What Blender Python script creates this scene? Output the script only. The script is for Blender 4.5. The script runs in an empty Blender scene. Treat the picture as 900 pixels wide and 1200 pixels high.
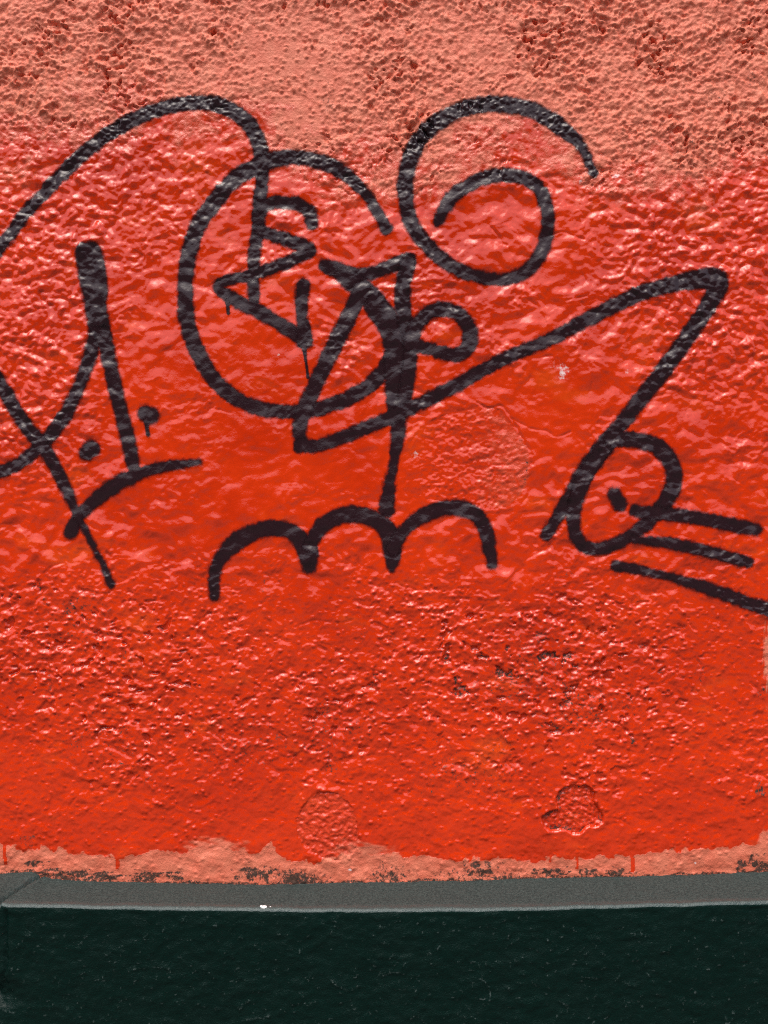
import bpy, math
import numpy as np

# ------------------------------------------------------------------ camera, sky, sun, exposure
D = 1.60            # camera to wall (m)
ZC = 1.20           # camera height (m)
S = 1.20 / 900.0    # metres on the wall for one pixel of the 900x1200 photograph
scene = bpy.context.scene
COL = scene.collection

cam_d = bpy.data.cameras.new("camera")
cam = bpy.data.objects.new("camera", cam_d)
COL.objects.link(cam)
cam.location = (0, -D, ZC)
cam.rotation_euler = (math.radians(90), 0, 0)
cam_d.sensor_fit = 'VERTICAL'
cam_d.sensor_height = 24.0
cam_d.sensor_width = 18.0
cam_d.lens = 24.0 * D / (1200 * S)
cam_d.clip_start = 0.01
cam_d.clip_end = 2000
scene.camera = cam

SUN_EL, SUN_AZ = 66.0, 196.0     # azimuth clockwise from +Y; 180 = behind the camera
world = bpy.data.worlds.new("World")
scene.world = world
world.use_nodes = True
wn = world.node_tree
bg = wn.nodes["Background"]
sky = wn.nodes.new("ShaderNodeTexSky")
sky.sky_type = 'NISHITA'
sky.sun_disc = False
sky.sun_elevation = math.radians(SUN_EL)
sky.sun_rotation = math.radians(SUN_AZ)
sky.air_density = 1.0
sky.dust_density = 6.0
sky.ozone_density = 1.0
hs = wn.nodes.new("ShaderNodeHueSaturation")      # overcast: cloud takes most of the blue out
hs.inputs["Saturation"].default_value = 0.65
wn.links.new(sky.outputs[0], hs.inputs["Color"])
wn.links.new(hs.outputs[0], bg.inputs["Color"])
bg.inputs["Strength"].default_value = 0.15

sun_d = bpy.data.lights.new("sun", 'SUN')
sun_d.energy = 1.0
sun_d.angle = math.radians(60)
sun_d.color = (1.0, 0.965, 0.92)
sun = bpy.data.objects.new("sun", sun_d)
COL.objects.link(sun)
sun.rotation_euler = (math.radians(90 - SUN_EL), 0, math.radians(180 - SUN_AZ) )
sun.location = (0, -4, 8)

scene.view_settings.view_transform = 'Standard'
scene.view_settings.look = 'None'
scene.view_settings.gamma = 1.0
scene.view_settings.exposure = 0.54
scene.view_settings.use_curve_mapping = False
scene.cycles.transparent_max_bounces = 32
scene.cycles.max_bounces = 6
scene.cycles.use_denoising = False      # keep the fine relief crisp
scene.cycles.filter_width = 1.1

# ------------------------------------------------------------------ helpers: numbers
def sstep(a, b, x):
    t = np.clip((x - a) / (b - a), 0, 1)
    return t * t * (3 - 2 * t)

def perlin(x, y, seed):
    rng = np.random.RandomState(seed)
    perm = rng.permutation(256).astype(np.int32)
    ang = rng.rand(256).astype(np.float32) * 2 * np.pi
    gx, gy = np.cos(ang), np.sin(ang)
    xi = np.floor(x).astype(np.int32); yi = np.floor(y).astype(np.int32)
    fx = (x - xi).astype(np.float32); fy = (y - yi).astype(np.float32)
    u = fx * fx * fx * (fx * (fx * 6 - 15) + 10)
    v = fy * fy * fy * (fy * (fy * 6 - 15) + 10)
    def g(ix, iy, dx, dy):
        h = perm[(perm[ix & 255] + iy) & 255]
        return gx[h] * dx + gy[h] * dy
    a = g(xi, yi, fx, fy); b = g(xi + 1, yi, fx - 1, fy)
    c = g(xi, yi + 1, fx, fy - 1); d = g(xi + 1, yi + 1, fx - 1, fy - 1)
    return 1.5 * (a + u * (b - a) + v * ((c + u * (d - c)) - (a + u * (b - a))))

def cells(x, y, seed, jitter=0.9):
    """distance to the nearest point of a jittered lattice, and that point's random value"""
    rng = np.random.RandomState(seed)
    rx = rng.rand(256, 256).astype(np.float32); ry = rng.rand(256, 256).astype(np.float32)
    rv = rng.rand(256, 256).astype(np.float32)
    xi = np.floor(x).astype(np.int32); yi = np.floor(y).astype(np.int32)
    best = np.full(x.shape, 9.0, np.float32); val = np.zeros(x.shape, np.float32)
    for dx in (-1, 0, 1):
        for dy in (-1, 0, 1):
            cx = xi + dx; cy = yi + dy
            m = (cx & 255, cy & 255)
            px = cx + 0.5 + (rx[m] - 0.5) * jitter; py = cy + 0.5 + (ry[m] - 0.5) * jitter
            d = np.sqrt((x - px) ** 2 + (y - py) ** 2).astype(np.float32)
            k = d < best
            best = np.where(k, d, best); val = np.where(k, rv[m], val)
    return best, val

def catmull(pts, step=1.0):
    """dense (x, y, width) samples through the given knots"""
    P = np.array(pts, float)
    P = np.vstack([2 * P[0] - P[1], P, 2 * P[-1] - P[-2]])
    out = []
    for i in range(1, len(P) - 2):
        p0, p1, p2, p3 = P[i - 1], P[i], P[i + 1], P[i + 2]
        n = max(2, int(np.hypot(*(p2 - p1)[:2]) / step))
        for t in np.arange(n) / n:
            out.append(0.5 * (2 * p1 + (p2 - p0) * t + (2 * p0 - 5 * p1 + 4 * p2 - p3) * t * t
                              + (3 * p1 - p0 - 3 * p2 + p3) * t ** 3))
    out.append(P[-2])
    return np.array(out)

def axis(lo, hi, far_lo, far_hi, step, grow=1.09, biggest=0.06):
    mid = list(np.arange(lo, hi + step * 0.5, step))
    s, v, left = step, mid[0], []
    while v > far_lo + 1e-6:
        s = min(s * grow, biggest); v = max(v - s, far_lo); left.append(v)
    s, v, right = step, mid[-1], []
    while v < far_hi - 1e-6:
        s = min(s * grow, biggest); v = min(v + s, far_hi); right.append(v)
    return np.array(left[::-1] + mid + right)

# ------------------------------------------------------------------ helpers: meshes
def mesh_from(name, co, quads, attrs=None, smooth=True):
    me = bpy.data.meshes.new(name)
    n, q = len(co), len(quads)
    me.vertices.add(n); me.vertices.foreach_set("co", np.ascontiguousarray(co, np.float32).ravel())
    me.loops.add(q * 4); me.loops.foreach_set("vertex_index", np.ascontiguousarray(quads, np.int32).ravel())
    me.polygons.add(q)
    me.polygons.foreach_set("loop_start", np.arange(0, q * 4, 4, dtype=np.int32))
    me.polygons.foreach_set("use_smooth", np.full(q, smooth))
    me.update(calc_edges=True)
    for k, v in (attrs or {}).items():
        a = me.attributes.new(k, 'FLOAT', 'POINT')
        a.data.foreach_set("value", np.ascontiguousarray(v, np.float32).ravel())
    return me

def subset(co, quads, keep, attrs):
    """compact mesh data of the quads in keep"""
    q = quads[keep]
    used = np.unique(q)
    remap = np.zeros(len(co), np.int32); remap[used] = np.arange(len(used))
    return co[used], remap[q], {k: v[used] for k, v in attrs.items()}

def link(name, me, mat=None, parent=None, label=None):
    o = bpy.data.objects.new(name, me)
    COL.objects.link(o)
    if mat is not None and me is not None: me.materials.append(mat)
    if parent is not None: o.parent = parent
    if label: o["label"] = label
    return o

def box_mesh(name, boxes):
    co, quads = [], []
    for (x0, x1, y0, y1, z0, z1) in boxes:
        b = len(co)
        co += [(x0, y0, z0), (x1, y0, z0), (x1, y1, z0), (x0, y1, z0),
               (x0, y0, z1), (x1, y0, z1), (x1, y1, z1), (x0, y1, z1)]
        quads += [(b, b + 3, b + 2, b + 1), (b + 4, b + 5, b + 6, b + 7), (b, b + 1, b + 5, b + 4),
                  (b + 1, b + 2, b + 6, b + 5), (b + 2, b + 3, b + 7, b + 6), (b + 3, b, b + 4, b + 7)]
    return mesh_from(name, np.array(co), np.array(quads), smooth=False)

# ------------------------------------------------------------------ helpers: materials
class Nodes:
    def __init__(self, name):
        self.mat = bpy.data.materials.new(name); self.mat.use_nodes = True
        self.t = self.mat.node_tree
        self.b = self.t.nodes["Principled BSDF"]; self.out = self.t.nodes["Material Output"]
        g = self.t.nodes.new("ShaderNodeTexCoord"); self.pos = g.outputs["Object"]
    def new(self, typ, **kw):
        n = self.t.nodes.new(typ)
        for k, v in kw.items(): setattr(n, k, v)
        return n
    def put(self, a, b):
        self.t.links.new(a, b)
    def noise(self, scale, detail=3, rough=0.55, stretch=None):
        n = self.new("ShaderNodeTexNoise")
        n.inputs["Scale"].default_value = scale; n.inputs["Detail"].default_value = detail
        n.inputs["Roughness"].default_value = rough
        if stretch:
            m = self.new("ShaderNodeMapping"); m.inputs["Scale"].default_value = stretch
            self.put(self.pos, m.inputs["Vector"]); self.put(m.outputs[0], n.inputs["Vector"])
        else:
            self.put(self.pos, n.inputs["Vector"])
        return n.outputs["Fac"]
    def ramp(self, val, a, b, lo=0.0, hi=1.0):
        m = self.new("ShaderNodeMapRange", interpolation_type='SMOOTHSTEP')
        self.put(val, m.inputs["Value"])
        for k, v in (("From Min", a), ("From Max", b), ("To Min", lo), ("To Max", hi)): m.inputs[k].default_value = v
        return m.outputs[0]
    def math(self, op, a, b):
        m = self.new("ShaderNodeMath", operation=op)
        for i, v in enumerate((a, b)):
            if isinstance(v, (int, float)): m.inputs[i].default_value = v
            else: self.put(v, m.inputs[i])
        return m.outputs[0]
    def mix(self, fac, a, b):
        m = self.new("ShaderNodeMix", data_type='RGBA')
        if isinstance(fac, (int, float)): m.inputs[0].default_value = fac
        else: self.put(fac, m.inputs[0])
        for i, v in ((6, a), (7, b)):
            if isinstance(v, tuple): m.inputs[i].default_value = (*v, 1)
            else: self.put(v, m.inputs[i])
        return m.outputs[2]
    def attr(self, name):
        return self.new("ShaderNodeAttribute", attribute_name=name).outputs["Fac"]
    def bump(self, h, dist, strength=1.0):
        b = self.new("ShaderNodeBump")
        b.inputs["Distance"].default_value = dist; b.inputs["Strength"].default_value = strength
        self.put(h, b.inputs["Height"]); self.put(b.outputs[0], self.b.inputs["Normal"])

RED = (0.70, 0.039, 0.004); RED_DEEP = (0.59, 0.028, 0.003); RED_ORANGE = (0.74, 0.070, 0.008)
SALMON = (0.69, 0.145, 0.074); SALMON_PALE = (0.72, 0.185, 0.100)

def wall_material(name, under=False):
    n = Nodes(name)
    red = n.attr("red"); stain_shade = n.attr("stain_shade"); scuff = n.attr("scuff")
    speck = n.noise(620, 2)
    redm = n.ramp(n.math('ADD', red, n.math('MULTIPLY', n.math('SUBTRACT', speck, 0.5), 0.40)), 0.10, 0.90)
    tone = n.mix(n.ramp(n.noise(5.5, 4), 0.35, 0.7), RED, RED_DEEP)
    tone = n.mix(n.ramp(n.noise(9.0, 4, stretch=(1, 1, 1.7)), 0.56, 0.74, 0, 0.7), tone, RED_ORANGE)
    pale = n.mix(n.ramp(n.noise(38, 4), 0.35, 0.68), SALMON, SALMON_PALE)
    base = n.mix(redm, pale, tone)
    grime_shade = n.mix(n.noise(140, 3), (0.010, 0.006, 0.005), (0.095, 0.038, 0.018))
    st = n.ramp(n.math('ADD', stain_shade, n.math('MULTIPLY', n.math('SUBTRACT', n.noise(200, 4, 0.75), 0.5), 2.0)), 0.45, 0.80)
    base = n.mix(st, base, grime_shade)
    base = n.mix(n.ramp(n.math('ADD', scuff, n.math('MULTIPLY', n.math('SUBTRACT', n.noise(210, 3, 0.6), 0.5), 1.2)), 0.38, 0.85, 0, 0.8),
                 base, (0.80, 0.72, 0.70))
    n.put(base, n.b.inputs["Base Color"])
    gloss = n.ramp(n.noise(30, 4), 0.3, 0.7, 0.05, 0.12)
    r = n.new("ShaderNodeMix", data_type='FLOAT')
    n.put(redm, r.inputs[0]); r.inputs[2].default_value = 0.62; n.put(gloss, r.inputs[3])
    r2 = n.new("ShaderNodeMix", data_type='FLOAT')
    n.put(st, r2.inputs[0]); n.put(r.outputs[0], r2.inputs[2]); r2.inputs[3].default_value = 0.8
    n.put(r2.outputs[0] if not under else n.math('ADD', r2.outputs[0], 0.12), n.b.inputs["Roughness"])
    n.b.inputs["IOR"].default_value = 1.6
    fine = n.math('ADD', n.noise(330, 3, 0.6), n.math('MULTIPLY', n.noise(900, 2), 0.4))
    n.bump(n.math('MULTIPLY', fine, n.ramp(redm, 0, 1, 0.9, 0.17 if not under else 0.5)), 0.0010, 1.0)
    return n.mat

def spray_material():
    n = Nodes("black_spray_paint")
    cov = n.attr("coverage")
    mist = n.noise(900, 2, 0.6)
    a = n.ramp(n.math('ADD', cov, n.math('MULTIPLY', n.math('SUBTRACT', mist, 0.5), 0.7)), 0.06, 0.90)
    base = n.mix(n.noise(60, 3), (0.018, 0.006, 0.009), (0.028, 0.010, 0.013))
    n.put(base, n.b.inputs["Base Color"])
    n.b.inputs["Roughness"].default_value = 0.20
    n.b.inputs["IOR"].default_value = 1.45
    n.bump(n.noise(330, 3, 0.6), 0.00035, 1.0)
    tr = n.new("ShaderNodeBsdfTransparent"); mx = n.new("ShaderNodeMixShader")
    n.put(a, mx.inputs[0]); n.put(tr.outputs[0], mx.inputs[1]); n.put(n.b.outputs[0], mx.inputs[2])
    n.put(mx.outputs[0], n.out.inputs["Surface"])
    return n.mat

def plinth_material(name, dusty):
    n = Nodes(name)
    green = n.mix(n.noise(9, 5, 0.65), (0.0012, 0.0095, 0.0072), (0.0028, 0.0150, 0.0115))
    chips = n.ramp(n.noise(120, 4, 0.7), 0.705, 0.74)
    green = n.mix(n.math('MULTIPLY', chips, 0.22), green, (0.06, 0.085, 0.08))
    flake_glint = n.ramp(n.math('ADD', n.attr("flake_glint"), n.math('MULTIPLY', n.math('SUBTRACT', n.noise(260, 3, 0.7), 0.5), 1.6)), 0.35, 0.9)
    green = n.mix(n.math('MULTIPLY', flake_glint, 0.5), green, (0.14, 0.18, 0.17))  # pale mix stands in for highlights on flakes and scratches
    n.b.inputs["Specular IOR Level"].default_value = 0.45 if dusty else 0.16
    if dusty:
        dust = n.mix(n.ramp(n.noise(300, 4, 0.8), 0.36, 0.64), (0.006, 0.017, 0.0155), (0.037, 0.053, 0.048))
        grey = n.ramp(n.math('ADD', n.attr("dust"), n.math('MULTIPLY', n.math('SUBTRACT', n.noise(70, 5, 0.75), 0.5), 1.1)), 0.2, 0.8)
        green = n.mix(grey, n.mix(0.5, green, (0.055, 0.09, 0.088)), dust)  # lighter tone where dust thins paints the front edge's highlight
        r = n.new("ShaderNodeMix", data_type='FLOAT'); n.put(grey, r.inputs[0])
        r.inputs[2].default_value = 0.36; r.inputs[3].default_value = 0.85
        n.put(r.outputs[0], n.b.inputs["Roughness"])
    else:
        n.put(n.ramp(n.noise(45, 4), 0.3, 0.7, 0.16, 0.4), n.b.inputs["Roughness"])
    n.put(green, n.b.inputs["Base Color"])
    n.bump(n.math('ADD', n.noise(160, 5, 0.65), n.noise(480, 2)), 0.0011, 0.8)
    return n.mat

def plain_material(name, c1, c2, scale, rough, bump=0.004):
    n = Nodes(name)
    n.put(n.mix(n.noise(scale, 5, 0.6), c1, c2), n.b.inputs["Base Color"])
    n.b.inputs["Roughness"].default_value = rough
    if bump: n.bump(n.noise(scale * 8, 4), bump, 0.6)
    return n.mat

M_WALL = wall_material("red_painted_plaster")
M_UNDER = wall_material("bare_patch_plaster", True)
M_SPRAY = spray_material()
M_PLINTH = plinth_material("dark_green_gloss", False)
M_LEDGE = plinth_material("dusty_dark_green", True)
M_CORE = plain_material("masonry", (0.30, 0.27, 0.23), (0.36, 0.33, 0.28), 6, 0.9)
M_ASPHALT = plain_material("asphalt", (0.042, 0.042, 0.044), (0.065, 0.064, 0.062), 3, 0.85)
M_SLAB = plain_material("paving_stone", (0.05, 0.05, 0.048), (0.075, 0.073, 0.07), 4, 0.8)
M_FACADE = plain_material("grey_render", (0.040, 0.036, 0.034), (0.055, 0.050, 0.047), 2, 0.9, 0.003)
M_FRAME = plain_material("window_paint", (0.10, 0.09, 0.08), (0.13, 0.12, 0.11), 5, 0.5, 0)
M_GLASS = plain_material("window_glass", (0.012, 0.014, 0.016), (0.016, 0.018, 0.02), 2, 0.06, 0)
M_TILE = plain_material("roof_tile", (0.10, 0.05, 0.035), (0.14, 0.07, 0.05), 6, 0.8)

# ------------------------------------------------------------------ the street: ground, pavement, house opposite
def sheet(name, x0, x1, y0, y1, z, mat):
    o = link(name, mesh_from(name, np.array([(x0, y0, z), (x1, y0, z), (x1, y1, z), (x0, y1, z)]), np.array([(0, 1, 2, 3)]), smooth=False), mat)
    o["kind"] = "structure"
    return o
sheet("ground", -600, 600, -600, 600, -0.124, M_CORE)
sheet("road", -60, 60, -12.4, -1.95, -0.12, M_ASPHALT)
for name, y0, y1 in (("pavement", -1.95, 0.35), ("pavement", -14.0, -12.4)):
    o = link(name, box_mesh(name, [(-60, 60, y0, y1, -0.13, 0.0)]), M_SLAB); o["kind"] = "structure"

house = link("house", None); house.location = (0, -14.0, 0)
house["label"] = "grey rendered terrace house across the street facing the red wall"
house["category"] = "house"
HH = 4.2
openings = [(x - 0.55, x + 0.55, z, z + h) for x in range(-27, 28, 3) for z, h in ((0.9, 1.5),)]
bx = []
xs = sorted({-29.0, 29.0, *[o[0] for o in openings], *[o[1] for o in openings]})
zs = [0, 0.9, 2.4, HH]
for i in range(len(xs) - 1):
    hole = any(abs(o[0] - xs[i]) < 1e-6 for o in openings)
    if not hole: bx.append((xs[i], xs[i + 1], -0.4, 0, 0, HH)); continue
    for k in (0, 2): bx.append((xs[i], xs[i + 1], -0.4, -0.001, zs[k], zs[k + 1]))
link("wall", box_mesh("house_wall", bx), M_FACADE, house)
link("roof", mesh_from("house_roof", np.array([(-29.2, .25, HH), (29.2, .25, HH), (29.2, -4, HH + 1.2), (-29.2, -4, HH + 1.2),
     (-29.2, .25, HH + .12), (29.2, .25, HH + .12), (29.2, -4, HH + 1.32), (-29.2, -4, HH + 1.32)]),
     np.array([(0, 3, 2, 1), (4, 5, 6, 7), (0, 1, 5, 4), (1, 2, 6, 5), (2, 3, 7, 6), (3, 0, 4, 7)]), smooth=False), M_TILE, house)
wf = box_mesh("window", [(-.55, -.48, -.2, -.12, 0, 1.4), (.48, .55, -.2, -.12, 0, 1.4), (-.03, .03, -.2, -.12, .07, 1.33),
                         (-.48, .48, -.2, -.12, 0, .07), (-.48, .48, -.2, -.12, 1.33, 1.4)])
wf.materials.append(M_FRAME)
wp = box_mesh("pane", [(-.48, -.03, -.17, -.16, .07, 1.33), (.03, .48, -.17, -.16, .07, 1.33)])
wp.materials.append(M_GLASS)
for x0, x1, z0, z1 in openings:
    f = link("window", wf, None, house); f.location = ((x0 + x1) / 2, 0, z0); f.scale.z = (z1 - z0) / 1.4
    link("pane", wp, None, f)

# ------------------------------------------------------------------ the red wall: relief
STEP = 0.00160
gx = axis(-0.66, 0.66, -4.5, 4.5, STEP)
gz = axis(0.585, 2.06, 0.585, 3.6, STEP)
X, Z = np.meshgrid(gx.astype(np.float32), gz.astype(np.float32))
PX = 450 + X / S; PY = 600 - (Z - ZC) / S                     # photograph pixels on the wall
sx = np.gradient(gx); sz = np.gradient(gz)
SP = np.maximum(sx[None, :], sz[:, None]).astype(np.float32) / S   # grid spacing in pixels
def fade(lam): return sstep(1.2, 2.6, lam / SP)               # drop relief finer than the grid
WX = 5 * perlin(PX / 55, PY / 55, 31) + 2 * perlin(PX / 21, PY / 21, 32)     # warp that breaks up straight runs
WY = 5 * perlin(PX / 55 + 40, PY / 55, 33) + 2 * perlin(PX / 21 + 40, PY / 21, 34)
QX, QY = PX + WX * fade(30), PY + WY * fade(30)
def fb(lam, seed, stretch=1.0, oct=3, gain=0.5, turn=0.0):
    h = np.zeros_like(PX); a = 1.0
    c, s = math.cos(turn), math.sin(turn)
    for k in range(oct):
        l = lam / 2 ** k
        u = (QX * c + QY * s) / (l * stretch); v = (-QX * s + QY * c) / l
        h += a * perlin(u + 17.3 * k, v + 5.1 * k, seed + k) * fade(l); a *= gain
    return h
def blob(x, y, rx, ry, soft=0.5, seed=None, rough=0.25):
    d = np.sqrt(((PX - x) / rx) ** 2 + ((PY - y) / ry) ** 2)
    if seed is not None: d = d + rough * perlin(PX / (rx * .55), PY / (ry * .55), seed) + 0.4 * rough * perlin(PX / 7, PY / 7, seed + 1)
    return 1 - sstep(1 - soft, 1 + soft, d)
def curve(xs_, ys_): return np.interp(PX, xs_, ys_)

# where the glossy red coat begins (top) and ends (bottom), in photograph pixels
n_edge = fb(60, 40, 1.6, 4, 0.6)
top = curve([-3000, -200, 0, 60, 110, 200, 290, 330, 380, 450, 500, 545, 610, 700, 780, 900, 1100, 4000],
            [170, 165, 160, 160, 140, 128, 140, 168, 188, 205, 195, 168, 165, 198, 190, 192, 185, 180])
red = sstep(-80, 85, PY - top + 40 * n_edge + 24 * fb(12, 50, 1.0, 3, 0.6))
bot = curve([-3000, -100, 0, 12, 30, 70, 110, 128, 145, 180, 215, 250, 290, 305, 318, 332, 372, 400, 430, 480, 520, 600, 640, 690, 735, 790, 850, 900, 1000, 4000],
            [990, 985, 983, 990, 994, 996, 1001, 1006, 1006, 999, 997, 990, 998, 999, 988, 1007, 1011, 1003, 999, 1005, 1007, 1007, 1009, 1004, 1003, 997, 993, 985, 985, 990])
bot = bot + 5 * fb(14, 60, 1, 3, 0.6) + 2.5 * fb(40, 64, 1, 2)
def drip_mask(x, y0, y1, w): return (np.abs(PX - x - 0.8 * np.sin(PY * .2)) < w) * (PY > y0) * (PY < y1)
lower = 1 - sstep(-2.0, 2.0, PY - bot)
for x, y0, y1, w in ((137, 1000, 1019, 2.2), (741, 1000, 1022, 2.4), (6, 985, 1014, 2.0), (676, 1003, 1019, 1.6)):
    lower = np.maximum(lower, drip_mask(x, y0, y1, w))
# small islands of salmon showing through
isl = blob(899, 772, 4, 34, 0.6, 71, .6) + .8 * blob(252, 992, 30, 9, .9, 72, .7) + .8 * blob(430, 997, 26, 8, .9, 73, .7) + blob(898, 985, 9, 12, .5, 74)
red = red * lower * (1 - np.clip(isl, 0, 1))

# zones of texture
rough_top = 1 - sstep(-70, 60, PY - top + 30 * n_edge)                     # open roughcast
smooth_patch = np.clip(blob(345, 95, 85, 75, .55, 80) + 0.7 * blob(560, 90, 60, 55, .6, 81) + .6 * blob(640, 150, 45, 50, .6, 84), 0, 1)
coarse_right = sstep(640, 760, PX - 0.35 * (PY - 300)) * (1 - sstep(430, 520, PY))
coarse_left = (1 - sstep(60, 170, PX + 40 * n_edge)) * sstep(120, 210, PY) * (1 - sstep(480, 640, PY))
arc_in = blob(170, 215, 125, 75, .5, 82)
mid = sstep(180, 300, PY) * (1 - sstep(640, 700, PY))
smooth_mid = np.clip(blob(330, 560, 190, 75, .5, 83) + blob(300, 420, 80, 60, .5, 85) + blob(640, 480, 70, 60, .6, 86) + .8 * blob(180, 450, 50, 60, .6, 87), 0, 1)
low = sstep(650, 730, PY + 20 * n_edge)
smooth_low = np.clip(sstep(870, 960, PY + 45 * n_edge) + blob(380, 730, 70, 45, .6, 88) + .9 * blob(850, 800, 50, 90, .6, 89) + .8 * blob(30, 900, 60, 90, .6, 90), 0, 1)
grain_low = np.clip(.9 * blob(40, 700, 90, 110, .7, 94) + .6 * blob(520, 700, 120, 50, .7, 95) + blob(650, 790, 150, 110, .6, 91) + blob(150, 800, 120, 100, .6, 92) + .8 * blob(390, 820, 60, 80, .6, 93), 0, 1)

H = 2.4 * fb(330, 100, 1.3, 2) + 1.5 * fb(90, 105, 1.2, 2)                # slow undulation, mm
def billow(lam, seed, stretch=1.0, oct=3, gain=0.55, turn=0.0):
    """rounded lumps with sharp creases between them"""
    h = np.zeros_like(PX); a = 1.0; c, s = math.cos(turn), math.sin(turn)
    for k in range(oct):
        l = lam / 2 ** k
        u = (QX * c + QY * s) / (l * stretch); v = (-QX * s + QY * c) / l
        h += a * (np.abs(perlin(u + 11.3 * k, v + 7.1 * k, seed + k)) * 2 - 0.55) * fade(l); a *= gain
    return h
def domes(lam, seed, asp=1.15, flat=0.0):
    """chunky rounded lumps, each with its own height"""
    d, v = cells(QX / (lam * asp), QY / lam, seed)
    return ((1 - sstep(flat, 0.85, d)) * (0.35 + 0.65 * v) - 0.35) * fade(lam)
# open roughcast: grains and pits
r1 = fb(30, 110, 1.1, 2); r2 = fb(11, 115, 1.1, 3, 0.65); b1 = billow(15, 117, 1.0, 3, 0.6, 0.4)
d1, v1 = cells(PX / 6.8 + 0.3 * r1, PY / 6.4 + 0.3 * r2, 120)
d2, v2 = cells(PX / 4.2, PY / 4.0, 121)
grain = (1 - sstep(0.05, 0.60, d1)) * (0.25 + 0.75 * v1) * fade(6)
grain2 = (1 - sstep(0.05, 0.6, d2)) * v2 * fade(4.2)
sparse = (1 - sstep(0.1, 0.45, d1)) * (v1 > 0.62) * fade(6)
busy = sstep(-0.45, 0.35, fb(70, 118, 1.2, 3, 0.6))                        # crowded and bald spells
pitn = sstep(0.30, 0.55, fb(7.5, 119, 1.1, 2, .5)) * fade(6) * sstep(-0.3, 0.5, fb(45, 123, 1.2, 2)) * (0.4 + busy)
rc = 1.8 * r1 + 1.28 * (0.5 + 0.5 * busy) * (2.2 * b1 + 1.5 * r2 + 3.4 * domes(13, 122, 1.1) + 3.6 * grain + 1.3 * grain2 - 6.5 * pitn)
rs = 0.35 * r1 + 0.22 * r2 + 2.0 * sparse + 0.7 * grain2 * (v2 > .7)
H += rough_top * ((1 - 0.88 * smooth_patch) * rc + 0.88 * smooth_patch * rs)
# painted lumps of the middle
l1 = fb(40, 130, 1.1, 2, 0.5, -0.4); l2 = fb(19, 135, 1.1, 2, 0.5, -0.4); l3 = fb(8, 140, 1.0, 2, 0.5)
lb = domes(27, 142, 1.25) + 0.55 * domes(15, 144, 1.25)
wrinkle = sstep(0.0, 0.5, fb(80, 143, 1.1, 2))
lump = np.tanh(1.5 * l1) * 2.0 + 1.7 * l2 + (0.35 + 0.8 * wrinkle) * l3 + 2.6 * lb + 1.5 * domes(9, 146, 1.1) * wrinkle
coarse = 2.0 * fb(26, 145, 1.0, 2, 0.5, 0.5) + 0.5 * l3 + 3.6 * domes(17, 148, 1.0) + 3.2 * domes(9.5, 149, 1.0) + 0.7 * grain + 0.5 * r2
body = (1 - rough_top) * (1 - low)
cz = np.clip(coarse_right + coarse_left + 0.7 * arc_in, 0, 1) * body
H += body * (1 - cz / np.maximum(body, 1e-3)) * lump * (1 - 0.60 * smooth_mid) + cz * coarse
# lower field: orange peel, fine grain and pits
spell = sstep(-0.35, 0.45, fb(75, 151, 1.2, 3, 0.6))
p1 = fb(32, 150, 1.15, 3, 0.5, 0.3); p2 = fb(13, 155, 1.1, 3, 0.55, 0.3); d3, v3 = cells(PX / 8.0 + .3 * p1, PY / 6.0 + .3 * p2, 160)
gl = (1 - sstep(0.05, 0.55, d3)) * v3 * fade(6)
spot = (1 - sstep(0.05, 0.42, d3)) * (v3 > 0.72) * fade(6)
lowf = 1.5 * p1 + 1.2 * p2 + 1.3 * spot + 1.6 * domes(22, 152, 1.3) * spell + (0.45 * spell + 0.5 * grain_low) * (1.1 * p2 + 2.0 * gl + 0.9 * l3 + 1.4 * domes(11, 153, 1.2))
pit_n = fb(17, 165, 1.2, 3, 0.6)
pits = sstep(0.46, 0.66, pit_n) * low * (0.35 + grain_low) * (1 - 0.7 * smooth_low)
H += low * (lowf * (1 - 0.36 * smooth_low) - 3.0 * pits)
H += 0.55 * red                                                            # thickness of the red coat

# cracks and scratches: (points, width px, depth mm)
CRACKS = [([(575, 266), (584, 276), (588, 284), (594, 287)], 1.5, 1.6), ([(646, 275), (660, 272), (672, 277), (684, 280)], 1.6, 1.4),
          ([(560, 472), (572, 478), (588, 476), (600, 492), (612, 512), (622, 530), (624, 545)], 1.6, 1.6),
          ([(600, 490), (622, 502), (640, 505), (652, 512), (668, 506)], 1.4, 1.0),
          ([(664, 352), (690, 345), (688, 332), (684, 322)], 1.3, 1.0), ([(682, 355), (690, 364), (700, 366)], 1.3, 1.0),
          ([(690, 425), (694, 445), (692, 458)], 1.3, 1.0), ([(55, 690), (42, 705), (36, 725), (33, 745)], 1.8, 1.2),
          ([(38, 690), (48, 676), (62, 664), (75, 660)], 1.8, 1.2), ([(55, 772), (58, 790), (60, 808), (62, 814)], 1.8, 1.6),
          ([(308, 672), (325, 680), (333, 700), (334, 735)], 1.5, 0.9), ([(345, 735), (370, 727), (395, 730), (420, 724)], 1.5, 1.0),
          ([(815, 770), (824, 785), (822, 800), (832, 815), (838, 830)], 1.8, 1.5), ([(880, 800), (890, 812), (896, 830), (893, 850)], 1.7, 1.4),
          ([(893, 880), (888, 905), (880, 925)], 1.6, 1.2), ([(75, 955), (85, 940), (95, 928)], 1.5, 1.0), ([(10, 940), (22, 945), (18, 960)], 1.4, 1.0),
          ([(245, 478), (255, 480), (270, 484)], 1.3, 0.8), ([(486, 300), (500, 330), (515, 352)], 1.2, 0.5),
          ([(735, 770), (750, 760), (760, 772), (775, 778)], 1.6, 1.2), ([(205, 820), (190, 835), (192, 850)], 1.6, 1.3)]
rng = np.random.RandomState(5)
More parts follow.
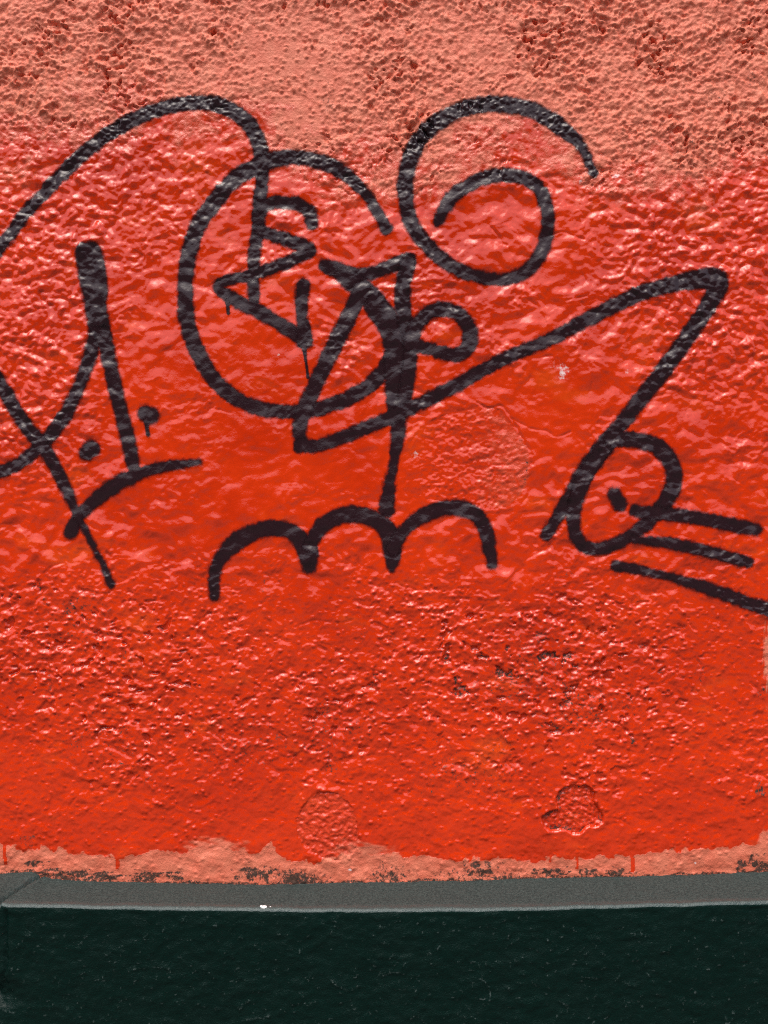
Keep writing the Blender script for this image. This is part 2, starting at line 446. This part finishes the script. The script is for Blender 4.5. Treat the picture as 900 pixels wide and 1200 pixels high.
for k in range(46):                                                        # hairline wrinkles all over the coat
    x, y = rng.uniform(20, 880), rng.uniform(360, 985); a = rng.normal(0.1, 0.6); n = rng.randint(2, 5)
    pts = [(x, y)]
    for j in range(n):
        a += rng.normal(0, 0.6); x += 8 * math.cos(a); y += 8 * math.sin(a); pts.append((x, y))
    CRACKS.append((pts, rng.uniform(1.1, 1.6), rng.uniform(-0.7, 0.9)))
def window(x0, x1, y0, y1):
    i0, i1 = np.searchsorted(gx, ((x0 - 450) * S, (x1 - 450) * S)); j0, j1 = np.searchsorted(gz, (ZC - (y1 - 600) * S, ZC - (y0 - 600) * S))
    return slice(max(j0, 0), j1), slice(max(i0, 0), i1)
def stroke_sd(samples):
    """signed distance (px) to a brush line of varying width, on the whole grid"""
    sd = np.full(PX.shape, 99.0, np.float32)
    for x, y, w in samples:
        r = w / 2 + 14
        s = window(x - r, x + r, y - r, y + r)
        if s[0].start >= s[0].stop or s[1].start >= s[1].stop: continue
        sd[s] = np.minimum(sd[s], np.hypot(PX[s] - x, PY[s] - y) - w / 2)
    return sd
wob = fb(9, 170, 1, 2)
for pts, w, dep in CRACKS:
    sd = stroke_sd(catmull([(x, y, w) for x, y in pts], 1.2)) + 1.2 * wob
    H -= dep * (1 - sstep(-1.0, 1.6, sd))

# bare patches: outline in photograph pixels
def poly_sd(pts):
    P = catmull([(x, y, 0) for x, y in pts + [pts[0]]], 2.0)[:, :2]
    x0, x1, y0, y1 = P[:, 0].min() - 25, P[:, 0].max() + 25, P[:, 1].min() - 25, P[:, 1].max() + 25
    s = window(x0, x1, y0, y1); px, py = PX[s], PY[s]
    inside = np.zeros(px.shape, bool); dist = np.full(px.shape, 99.0, np.float32)
    for (ax, ay), (bx_, by_) in zip(P, np.roll(P, -1, 0)):
        dist = np.minimum(dist, np.hypot(px - ax, py - ay))
        if ay != by_:
            cross = ((ay > py) != (by_ > py)) & (px < (bx_ - ax) * (py - ay) / (by_ - ay) + ax)
            inside ^= cross
    sd = np.full(PX.shape, 99.0, np.float32); sd[s] = np.where(inside, -dist, dist)
    return sd
PATCHES = [("trefoil chip with shade painted into its rim low on the red wall", [(655, 927), (668, 921), (688, 921), (697, 930), (697, 941), (704, 950), (707, 962), (699, 969), (688, 969), (682, 976), (672, 977), (660, 972), (646, 973), (637, 968), (635, 958), (643, 951), (653, 948), (651, 938)], 5.0, 1.1),
           ("round bare patch with a rough floor beside the salmon strip", [(362, 936), (375, 929), (393, 929), (404, 936), (413, 948), (419, 965), (421, 982), (417, 996), (405, 1006), (390, 1009), (372, 1003), (358, 993), (350, 980), (348, 962), (354, 946)], 1.0, 0.9),
           ("broad rough patch framed by a crack beside the arched strokes", [(500, 495), (520, 486), (545, 478), (568, 474), (588, 482), (600, 498), (612, 512), (620, 528), (622, 548), (618, 570), (606, 585), (596, 594), (570, 597), (545, 590), (520, 588), (500, 585), (480, 582), (468, 572), (466, 556), (470, 532), (482, 515)], 0.9, 0.55)]
stain_shade = np.zeros_like(PX); scuff = np.zeros_like(PX)
fine = fb(7, 180, 1, 3, 0.6); fine2 = fb(4.2, 184, 1, 2)
patch_faces = []
for i, (lab, pts, dep, rg) in enumerate(PATCHES):
    sd = poly_sd(pts) + 1.6 * wob
    m = 1 - sstep(-1.0, 0.8, sd) if i < 2 else 1 - sstep(-3.0, 2.0, sd)
    if i == 2: m *= sstep(455, 520, PX) * 0.85
    keep_h = H.copy()
    H = H - m * (dep + (0.75 if i < 2 else 0.35) * (lump * body if i == 2 else low * lowf)) + m * rg * (1.8 * fine + 0.9 * fine2 + 1.3 * grain2)
    H += 0.4 * np.exp(-((sd - 2.5) / 2.5) ** 2) * (1 if i < 2 else .6)      # raised lip of paint
    if i == 0: stain_shade = np.maximum(stain_shade, m * (0.36 + 0.32 * np.exp(-((sd + 3) / 3.5) ** 2) * sstep(-0.2, 0.5, fb(22, 188, 1, 2))))  # brown floor, plus shade painted along parts of the rim
    if i == 1: stain_shade = np.maximum(stain_shade, 0.22 * m); red = red * (1 - 0.25 * m)
    if i == 2: red = red * (1 - 0.42 * m * sstep(500, 620, PX + 40 * wob)); stain_shade = np.maximum(stain_shade, 0.42 * np.exp(-((sd + 4) / 5) ** 2) * sstep(590, 615, PX))
    patch_faces.append(sd < -0.5)

# brown weather stains, black smears at the foot, pale scuffs
for x, y, rx, ry, a in ((84, 712, 14, 9, .55), (54, 706, 4, 8, .5), (58, 800, 5, 16, .5), (116, 752, 8, 6, .4), (150, 768, 8, 6, .42), (100, 806, 8, 5, .4),
                        (136, 895, 8, 4, .5), (82, 886, 8, 5, .4), (174, 915, 6, 6, .45), (195, 868, 10, 5, .4), (246, 886, 5, 12, .45), (387, 895, 10, 15, .45),
                        (310, 688, 6, 14, .42), (636, 744, 8, 7, .5), (560, 820, 14, 8, .4), (590, 870, 14, 8, .42), (742, 868, 4, 4, .65), (520, 900, 5, 3, .5),
                        (820, 786, 7, 14, .45), (893, 812, 5, 10, .5), (891, 925, 6, 9, .62), (735, 815, 18, 10, .38), (665, 672, 7, 3, .5), (460, 750, 10, 10, .35),
                        (425, 745, 10, 7, .38), (730, 300, 14, 8, .3), (385, 120, 9, 20, .42), (405, 45, 10, 14, .36), (78, 130, 10, 20, .36), (832, 120, 12, 10, .42),
                        (882, 92, 9, 12, .42), (815, 165, 6, 10, .4), (35, 985, 12, 8, .5)):
    stain_shade = np.maximum(stain_shade, a * blob(x, y, rx * 1.2, ry * 1.2, 0.6, 200 + int(x), .4))
stain_shade = np.maximum(stain_shade, 0.50 * pits * sstep(0.1, 0.5, fb(120, 189, 1.2, 2)))      # brown tone in the pits, in broad spells
seam = sstep(-5.0, -0.5, PY - curve([-4000, -150, 0, 25, 38, 60, 100, 150, 230, 300, 450, 600, 700, 800, 900, 1100, 5000], [1024, 1024, 1024, 1022, 1021, 1029, 1032, 1033.5, 1035, 1036, 1034, 1030, 1028, 1025.5, 1022, 1019, 1022]) + 2.5 * fb(24, 187, 2, 3))
stain_shade = np.maximum(stain_shade, 0.72 * seam)
for x, y, a in ((545, 905, .42), (300, 870, .40), (680, 830, .46), (120, 860, .40), (600, 800, .44), (640, 770, .42), (100, 730, .40), (390, 850, .42)):
    stain_shade = np.maximum(stain_shade, a * blob(x, y, 70, 45, .8, 300 + int(x), .5))
foot = sstep(998, 1033, PY + 6 * fb(30, 190, 2.0, 3, .6))
stain_shade = np.maximum(stain_shade, foot * (0.47 + 0.42 * fb(50, 195, 1.6, 3, .6)))
for x, y, rx, ry in ((60, 1023, 12, 4), (90, 1026, 22, 5), (115, 1028, 20, 4), (180, 1027, 26, 4), (644, 1022, 16, 4), (722, 1023, 12, 4), (690, 1023, 10, 3), (890, 1018, 16, 10), (300, 1024, 16, 7), (460, 1027, 14, 3), (560, 1018, 14, 6), (40, 1012, 9, 3)):
    stain_shade = np.maximum(stain_shade, 0.80 * blob(x, y, rx * 1.4, ry * 1.6, .8, 400 + x, .9))
for x, y, rx, ry, a in ((660, 436, 7, 10, .62), (655, 428, 14, 6, .40), (722, 206, 5, 4, .6), (680, 213, 3, 3, .6), (487, 533, 6, 5, .55), (735, 436, 4, 3, .55),
                        (410, 1020, 3, 2, .7), (815, 1011, 2, 2, .8), (326, 416, 2, 2, .7), (818, 522, 5, 3, .4)):
    scuff = np.maximum(scuff, a * blob(x, y, rx, ry, .6, 500 + int(x), .3))

# the curl of paint that stands proud near the long stroke, and the roller ridge
sd = stroke_sd(catmull([(741, 288, 5), (742, 300, 5), (736, 316, 5), (722, 328, 5), (710, 326, 5)], 1))
H += 1.7 * (1 - sstep(-2, 2.5, sd))
# dried runs of the spray can
H = H * 0.001
Y = -H                                                                     # towards the camera

NZ, NX = PX.shape
co = np.stack([X, Y.astype(np.float32), Z], -1).reshape(-1, 3)
idx = np.arange(NZ * NX, dtype=np.int32).reshape(NZ, NX)
quads = np.stack([idx[:-1, :-1], idx[:-1, 1:], idx[1:, 1:], idx[1:, :-1]], -1).reshape(-1, 4)
A = {"red": red.ravel(), "stain_shade": stain_shade.ravel(), "scuff": scuff.ravel()}
def face_mask(v): return (v[:-1, :-1] & v[:-1, 1:] & v[1:, 1:] & v[1:, :-1]).ravel()

wall = link("wall", None); wall.location = (0, 0, 0)
wall["label"] = "rough plaster wall painted glossy red over salmon, tagged with black graffiti"
wall["category"] = "wall"
taken = np.zeros(len(quads), bool)
for (lab, pts, dep, rg), pm in zip(PATCHES, patch_faces):
    fm = face_mask(pm) & ~taken
    taken |= fm
    c, q, a = subset(co, quads, fm, A)
    link("bare_patch", mesh_from("bare_patch", c, q, a), M_WALL if "broad" in lab else M_UNDER, wall, lab)
c, q, a = subset(co, quads, ~taken, A)
link("plaster", mesh_from("plaster", c, q, a), M_WALL, wall)
link("masonry_core", box_mesh("masonry_core", [(-4.5, 4.5, 0.03, 0.35, 0.0, 3.6)]), M_CORE, wall)
link("coping", box_mesh("coping", [(-4.55, 4.55, -0.05, 0.40, 3.6, 3.68)]), M_SLAB, wall)

# ------------------------------------------------------------------ the graffiti: films of black paint on the relief
# (x, y, width) in photograph pixels; drips follow their stroke as sub-parts
ST = [
 ("tall black hook arching from the wall's edge down to the zigzag mouth",
  [(-40, 335, 14), (0, 290, 14), (30, 250, 14), (60, 217, 15), (90, 187, 15), (120, 162, 15), (150, 144, 16), (180, 131, 16), (210, 123, 16), (240, 121, 16), (265, 127, 17), (288, 142, 17), (300, 160, 17), (306, 180, 16), (307, 210, 14), (304, 243, 16), (302, 267, 14), (298, 293, 13), (297, 313, 13), (297, 340, 13), (297, 352, 12)], []),
 ("small black arch at the top of the zigzag mouth",
  [(307, 241, 15), (323, 237, 14), (347, 239, 14), (362, 248, 14), (366, 263, 13)], []),
 ("black zigzag with a pointed left tip inside the large circle",
  [(305, 270, 12), (323, 277, 14), (343, 283, 14), (358, 290, 15), (361, 295, 14), (340, 306, 13), (317, 315, 13), (297, 321, 13), (273, 327, 12), (256, 333, 11), (260, 341, 13), (280, 354, 15), (300, 363, 15), (320, 375, 15), (340, 387, 15), (352, 396, 16), (357, 401, 17)],
  [[(266.5, 352, 5), (267, 360, 3.5), (267.5, 367, 3.4)]]),
 ("short black vertical dash meeting the zigzag, ending in a thin run",
  [(355, 334, 15), (353, 350, 14), (354, 373, 12), (357, 390, 16), (357, 401, 12)],
  [[(356, 404, 6), (358, 420, 2.8), (360, 434, 2.6), (361, 442, 3.4)]]),
 ("large black circle crossed by the tall hook",
  [(452, 268, 14), (446, 255, 11), (433, 233, 11), (417, 215, 13), (397, 199, 16), (373, 189, 17), (350, 184, 16), (327, 186, 17), (307, 192, 18), (283, 204, 18), (263, 222, 18), (247, 242, 18), (233, 263, 18), (223, 290, 18), (218, 317, 17), (217, 343, 17), (218, 370, 17), (225, 397, 17), (237, 423, 17), (253, 447, 17), (277, 467, 16), (303, 478, 16), (330, 482, 15), (357, 482, 15), (380, 477, 15), (407, 467, 16), (433, 451, 16), (450, 433, 16), (458, 417, 14)], []),
 ("black curved brow above the thick upright stroke",
  [(381, 311, 14), (396, 317, 18), (416, 322, 15), (440, 319, 13), (460, 311, 16), (478, 307, 20)], []),
 ("thick black upright stroke thinning to a waist above the arches",
  [(400, 322, 16), (424, 339, 24), (444, 362, 27), (460, 390, 26), (464, 423, 25), (464, 459, 25), (466, 484, 20), (466, 512, 15), (461, 543, 9), (457, 562, 11), (455, 580, 15), (453, 597, 17)], []),
 ("black upright side stroke hugging the thick stroke's right edge",
  [(478, 308, 16), (472, 338, 17), (473, 366, 17), (481, 398, 16), (479, 437, 15), (472, 477, 14)], []),
 ("black slanting leg dropping to the corner of the long line",
  [(424, 340, 20), (408, 372, 18), (389, 410, 18), (373, 443, 17), (358, 477, 16), (351, 503, 15), (353, 523, 14)], []),
 ("long black line rising to a blunt elbow and folding down to the ring",
  [(353, 522, 16), (370, 522, 13), (389, 517, 14), (424, 503, 15), (460, 488, 15), (496, 471, 15), (540, 448, 15), (584, 424, 14), (620, 408, 14), (650, 395, 15), (673, 382, 15), (710, 363, 16), (747, 345, 16), (783, 334, 17), (813, 328, 20), (838, 328, 25), (838, 342, 22), (824, 367, 18), (805, 396, 18), (783, 426, 18), (761, 455, 18), (743, 477, 17), (724, 502, 17), (704, 528, 22), (681, 560, 19), (662, 592, 15), (640, 627, 12)], []),
 ("small black loop like the bowl of a letter P",
  [(481, 403, 16), (487, 383, 16), (504, 366, 16), (527, 363, 16), (546, 377, 16), (551, 396, 17), (544, 411, 16), (527, 415, 15), (504, 409, 14), (487, 404, 14)], []),
 ("black spiral curling like a figure six",
  [(695, 203, 9), (688, 184, 10), (677, 166, 12), (660, 151, 17), (639, 136, 18), (615, 126, 18), (588, 122, 18), (561, 123, 18), (537, 130, 18), (516, 141, 18), (498, 156, 18), (486, 173, 18), (478, 195, 17), (475, 219, 17), (477, 243, 16), (483, 264, 16), (495, 282, 16), (513, 300, 15), (534, 315, 15), (555, 323, 14), (579, 327, 13), (600, 325, 13), (618, 316, 15), (632, 300, 15), (640, 279, 14), (642, 258, 14), (639, 237, 15), (631, 220, 15), (615, 209, 15), (591, 205, 15), (570, 208, 15), (549, 217, 15), (531, 230, 15), (520, 246, 13), (513, 260, 10)], []),
 ("black arch with a short tail, first of the three joined arches",
  [(252, 698, 11), (251, 677, 12), (258, 655, 14), (278, 634, 19), (304, 621, 18), (331, 619, 17), (349, 629, 18), (361, 646, 22), (362, 664, 15)], []),
 ("black middle arch under the thick upright stroke",
  [(363, 640, 14), (370, 627, 15), (384, 611, 17), (411, 602, 18), (438, 608, 18), (455, 623, 20), (460, 646, 20), (459, 666, 8)], []),
 ("black arch reaching toward the broad rough patch, last of three",
  [(461, 643, 15), (473, 622, 14), (496, 604, 16), (522, 595, 17), (549, 598, 17), (566, 614, 16), (573, 640, 14), (577, 661, 11)], []),
 ("black oval ring around the staring dot",
  [(717, 514, 18), (743, 515, 17), (768, 522, 18), (785, 539, 18), (790, 558, 18), (784, 580, 18), (772, 598, 16), (758, 613, 15), (739, 627, 14), (714, 640, 14), (690, 642, 14), (676, 629, 14), (672, 609, 14), (677, 580, 16), (688, 554, 17), (706, 528, 17)], []),
 ("black dot inside the oval ring",
  [(720, 579, 15), (725, 589, 16), (727, 593, 12)], []),
 ("upper of three black whiskers leaving the oval ring",
  [(744, 598, 12), (765, 601, 15), (783, 602, 14), (820, 607, 14), (857, 615, 15), (886, 620, 13)], []),
 ("middle of three black whiskers leaving the oval ring",
  [(742, 632, 7), (783, 636, 12), (820, 644, 13), (857, 653, 13), (876, 659, 12)], []),
 ("lowest of three black whiskers, running off past the ring",
  [(722, 663, 12), (747, 667, 10), (783, 675, 8), (820, 686, 13), (857, 699, 14), (900, 714, 15), (940, 730, 15), (970, 741, 8)], []),
 ("thick black stem with a fuzzy top beside the hook",
  [(104, 298, 30), (108, 318, 31), (111, 340, 28), (113, 360, 25), (116, 382, 25), (119, 396, 20)], []),
 ("black curve swinging from the stem down past the wall's edge",
  [(113, 392, 17), (101, 431, 14), (86, 469, 15), (71, 495, 15), (53, 517, 15), (30, 538, 14), (8, 550, 13), (-22, 556, 12), (-45, 552, 8)], []),
 ("black leg running from the stem to the curved mouth",
  [(121, 392, 18), (131, 435, 15), (139, 469, 15), (148, 506, 15), (157, 546, 14)], []),
 ("black frown curve below the two dots, with a blob at its end",
  [(235, 541, 6), (220, 543, 8), (202, 545, 11), (169, 553, 13), (139, 566, 16), (113, 585, 15), (94, 604, 13), (87, 616, 15), (83, 624, 15)], []),
 ("black diagonal crossing the curve and thinning to a round end",
  [(-35, 400, 14), (-10, 432, 15), (19, 480, 15), (41, 510, 15), (60, 537, 14), (81, 579, 12), (92, 604, 8), (109, 637, 6), (124, 668, 7), (130, 684, 9)], []),
 ("black oval dot beside the swinging curve",
  [(102, 531, 17), (107, 526, 19)], []),
 ("round black dot with a short run below it",
  [(171, 484, 18), (177, 486, 19)], [[(172.5, 493, 7), (172.5, 501, 4), (174, 509, 4.5)]]),
]
edge_n = fb(11, 210, 1, 3, 0.6); edge_f = fb(4.5, 215, 1, 2)
def film(name, samples, parent, label, level, soft=1.0):
    sd = stroke_sd(samples)
    box = np.argwhere(sd < 13)
    if soft > 0.5: sd = sd + 1.3 * edge_n + 0.9 * edge_f
    cov = 0.95 * (1 - sstep(-4.6 * soft, 4.2 * soft, sd)) + 0.16 * soft * (1 - sstep(-1, 10, sd)) * (soft > .5)
    fm = face_mask(cov > 0.09)
    c, q, a = subset(co, quads, fm, {"coverage": cov.ravel()})
    c = c.copy(); c[:, 1] -= 0.00025 + 0.00006 * level
    return link(name, mesh_from(name, c, q, a), M_SPRAY, parent, label)
for i, (lab, pts, runs) in enumerate(ST):
    o = film("spray_stroke", catmull(pts, 1.2), wall, lab, i)
    for r in runs:
        film("drip", catmull([(x, y, w + 0.8) for x, y, w in r], 0.6), o, None, i + 0.5, 0.45)

# ------------------------------------------------------------------ the plinth: dusty ledge above a dark green face
px_l = axis(-0.70, 0.70, -4.5, 4.5, 0.0022, 1.10, 0.08)
LX = 450 + px_l / S
wall_y = np.interp(LX, [-4000, -150, 0, 25, 38, 60, 100, 150, 230, 300, 450, 600, 700, 800, 900, 1100, 5000], [1024, 1024, 1024, 1022, 1021, 1029, 1032, 1033.5, 1035, 1036, 1034, 1030, 1028, 1025.5, 1022, 1019, 1022])
edge_y = np.interp(LX, [-4000, -150, 0, 15, 26, 36, 100, 200, 300, 400, 500, 600, 700, 800, 900, 1100, 5000], [1050, 1050, 1052, 1053, 1058, 1060, 1061, 1063.5, 1064.5, 1066, 1065.5, 1064, 1061, 1058, 1055, 1050, 1053])
DEP = 0.10
edge_y = edge_y + 0.8 * perlin(LX / 38, LX * 0, 660) + 0.6 * perlin(LX / 9, LX * 0, 661)
wall_y = wall_y + 0.8 * perlin(LX / 24, LX * 0 + 3.3, 662) + 0.6 * perlin(LX / 8, LX * 0 + 3.3, 663)
ZE = ZC - (edge_y - 600) * S * (1 - DEP / D)                   # height of the front edge
ZB = ZC - (wall_y - 600) * S                                   # height where the ledge meets the wall
tb = np.concatenate([np.linspace(-0.25, 1, 46)])               # ledge from behind the plaster to the arris
rad = 0.007
prof = []                                                      # (kind, parameter)
RX = np.tile(px_l[None, :], (1, 1))
rows_y, rows_z, rows_k = [], [], []
for t in tb:
    rows_y.append(np.full_like(px_l, -t * (DEP - rad))); rows_z.append(ZB + (ZE - ZB) * t); rows_k.append(0)
for a in np.linspace(12, 90, 8):
    a = math.radians(a)
    rows_y.append(np.full_like(px_l, -(DEP - rad) - rad * math.sin(a))); rows_z.append(ZE - rad + rad * math.cos(a)); rows_k.append(1)
fz = [0.0025 * k for k in range(1, 76)]
s_, last = 0.0025, fz[-1]
while last < 0.50:
    s_ = min(s_ * 1.12, 0.03); last += s_; fz.append(last)
zlow = -0.02
for d in fz:
    rows_y.append(np.full_like(px_l, -DEP - 0.006 * d)); rows_z.append(np.maximum(ZE - rad - d, zlow + (0.52 - d) * 0.001)); rows_k.append(2)
PXX = np.tile(px_l[None, :], (len(rows_y), 1)).astype(np.float32)
PYY = np.array(rows_y, np.float32); PZZ = np.array(rows_z, np.float32); K = np.array(rows_k)[:, None]
U = 450 + PXX / S
arc = np.cumsum(np.vstack([np.zeros((1, len(px_l))), np.hypot(np.diff(PYY, axis=0), np.diff(PZZ, axis=0))]), 0).astype(np.float32) / S
fadeP = 1 - sstep(0.75, 1.3, np.abs(PXX))
def fp(lam, seed, st=1.0, octv=3, g=0.55):
    h = np.zeros_like(U); a = 1.0
    for k in range(octv):
        h += a * perlin(U * 2 ** k / (lam * st) + 3.7 * k, arc * 2 ** k / lam + 1.9 * k, seed + k); a *= g
    return h * fadeP
bumpP = 1.6 * fp(120, 600, 2.5, 2) + np.where(K == 2, 1.0, 0.5) * fp(22, 605, 1.6, 3) + np.where(K == 2, 0.6, 0.25) * fp(8, 610, 1.4, 2)
flaw = sstep(0.42, 0.75, fp(26, 620, 2.2, 3, 0.6))             # lifted flakes of old paint
bumpP = bumpP + np.where(K == 2, 0.55, 0.1) * flaw
# mitred joint between two lengths of the plinth, open at the left, with a broken corner below it
joint_x = np.interp(arc, [0, 12, arc[tb.size].mean(), 99999], [52, 50, 26, 26]) + 2.2 * fp(14, 630, 1, 2)
joint_x = np.where(K == 2, 36 + 3 * fp(22, 632, 1, 2) - 0.03 * (arc - arc[tb.size].mean()), joint_x)
jd = np.abs(U - joint_x)
bumpP -= np.where(K == 2, 3.0, 10.0) * (1 - sstep(0.6, 2.8, jd)) * np.where(K == 2, 1 - sstep(60, 130, arc - arc[tb.size].mean()), 1)
brk = np.exp(-(((U - 14) / 26) ** 2 + ((arc - arc[tb.size + 8].mean() - 92) / 13) ** 2)) * (K == 2)
bumpP -= 16 * brk * (1 + 0.5 * fp(12, 640, 1.5, 3))
flk_glint = np.zeros_like(U)
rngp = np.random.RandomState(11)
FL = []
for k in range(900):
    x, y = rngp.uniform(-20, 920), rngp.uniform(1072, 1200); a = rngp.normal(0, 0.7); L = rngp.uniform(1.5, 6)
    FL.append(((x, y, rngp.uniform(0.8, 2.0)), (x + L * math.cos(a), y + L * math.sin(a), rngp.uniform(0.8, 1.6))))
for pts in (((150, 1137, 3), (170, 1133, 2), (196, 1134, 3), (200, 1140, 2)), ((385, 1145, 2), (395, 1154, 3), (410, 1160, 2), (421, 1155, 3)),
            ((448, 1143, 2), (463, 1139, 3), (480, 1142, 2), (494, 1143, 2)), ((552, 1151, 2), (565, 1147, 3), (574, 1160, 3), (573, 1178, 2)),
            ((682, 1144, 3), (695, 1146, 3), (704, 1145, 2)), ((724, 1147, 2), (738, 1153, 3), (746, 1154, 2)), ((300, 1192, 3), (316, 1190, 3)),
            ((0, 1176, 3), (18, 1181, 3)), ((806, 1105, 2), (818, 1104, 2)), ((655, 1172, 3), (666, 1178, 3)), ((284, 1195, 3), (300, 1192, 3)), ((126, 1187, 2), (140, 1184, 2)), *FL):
    for x, y, w in catmull([(p[0], p[1], p[2] if pts in FL else p[2] * 0.6) for p in pts], 1.5):                           # curled flakes, their highlights painted pale; py on the face -> arc length
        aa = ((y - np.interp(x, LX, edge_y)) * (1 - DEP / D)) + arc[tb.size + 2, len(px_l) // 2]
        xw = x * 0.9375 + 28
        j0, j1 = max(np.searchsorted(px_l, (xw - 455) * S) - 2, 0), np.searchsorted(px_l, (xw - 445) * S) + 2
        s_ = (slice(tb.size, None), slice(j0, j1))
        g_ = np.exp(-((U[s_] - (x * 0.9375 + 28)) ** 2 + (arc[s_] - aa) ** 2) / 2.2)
        flk_glint[s_] = np.maximum(flk_glint[s_], g_ * min(1.0, w / 2.6) * 0.95)
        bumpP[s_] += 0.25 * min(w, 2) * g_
hP = bumpP * 0.001
ledge_row = (K == 0)
PZZ = PZZ + np.where(ledge_row, hP * 0.8, np.where(K == 1, hP * 0.5, 0))
PYY = PYY - np.where(K == 2, hP, np.where(K == 1, hP * 0.6, 0))
PZZ[0] = PZZ[1] - 0.002
dust = np.where(K == 0, 1 - 0.75 * sstep(0.80, 1.0, np.concatenate([tb, np.ones(len(rows_y) - tb.size)]))[:, None], 0.0) * np.ones_like(U)
dust *= 1 - 0.8 * (1 - sstep(3, 11, jd)) * (K == 0) * (1 - sstep(0, 60, arc - 25))
dust *= sstep(0, 3.5, PZZ * 0 + (arc - arc[9:10]) + 2 * fp(10, 650, 1.5, 2) + 1)
pco = np.stack([PXX, PYY, PZZ], -1).reshape(-1, 3)
nr, nc = U.shape
pidx = np.arange(nr * nc, dtype=np.int32).reshape(nr, nc)
pq = np.stack([pidx[1:, :-1], pidx[1:, 1:], pidx[:-1, 1:], pidx[:-1, :-1]], -1)
plinth = link("plinth", None); plinth.location = (0, 0, 0)
plinth["label"] = "dark green painted plinth with a dusty grey ledge below the red wall"
plinth["category"] = "plinth"
rowk = np.array(rows_k)
left = (U < joint_x)
fl = left[:-1, :-1]
is_ledge = (np.arange(nr - 1) < tb.size + 5)[:, None] & np.ones_like(fl)
PA = {"dust": dust.ravel(), "flake_glint": flk_glint.ravel()}
flat = pq.reshape(-1, 4)
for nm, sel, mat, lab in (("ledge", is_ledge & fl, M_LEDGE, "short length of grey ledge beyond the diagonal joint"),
                          ("ledge", is_ledge & ~fl, M_LEDGE, "long dusty grey ledge with a highlight painted along its edge"),
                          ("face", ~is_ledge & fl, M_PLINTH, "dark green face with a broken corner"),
                          ("face", ~is_ledge & ~fl, M_PLINTH, "long dark green face with lifted paint flakes and painted glints")):
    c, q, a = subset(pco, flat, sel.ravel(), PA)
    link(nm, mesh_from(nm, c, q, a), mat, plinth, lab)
link("masonry_core", box_mesh("plinth_core", [(-4.5, 4.5, -0.075, 0.029, 0.0, 0.56)]), M_CORE, plinth)

# white paint fleck dried on the ledge's edge
M_FLECK = plain_material("white_paint", (0.78, 0.77, 0.76), (0.84, 0.83, 0.82), 200, 0.5, 0)
for x0, zo, r0, sd_ in ((309, 0.0, 0.0042, 1), (315, -0.0015, 0.0026, 2), (304, 0.0005, 0.0022, 3)):
    i0 = int(np.searchsorted(px_l, (x0 * 0.9375 + 28 - 450) * S)); k0 = tb.size - 1
    cx, cy, cz = PXX[k0, i0], PYY[k0, i0], PZZ[k0, i0] + zo
    rr = np.random.RandomState(sd_).uniform(0.7, 1.25, 14)
    vs, fs = [(cx, cy, cz + 0.0016)], []
    for ring, (f, h) in enumerate(((0.55, 0.0014), (1.0, -0.0008))):
        vs += [(cx + f * r0 * rr[k] * 1.25 * math.cos(k * math.tau / 14), cy + f * r0 * rr[k] * math.sin(k * math.tau / 14), cz + h) for k in range(14)]
    fs = [(0, 1 + k, 1 + (k + 1) % 14) for k in range(14)] + [(1 + k, 15 + k, 15 + (k + 1) % 14, 1 + (k + 1) % 14) for k in range(14)]
    me = bpy.data.meshes.new("paint_fleck"); me.from_pydata([tuple(map(float, v)) for v in vs], [], fs); me.update()
    link("paint_fleck", me, M_FLECK, plinth, "white paint fleck on the ledge's front edge")
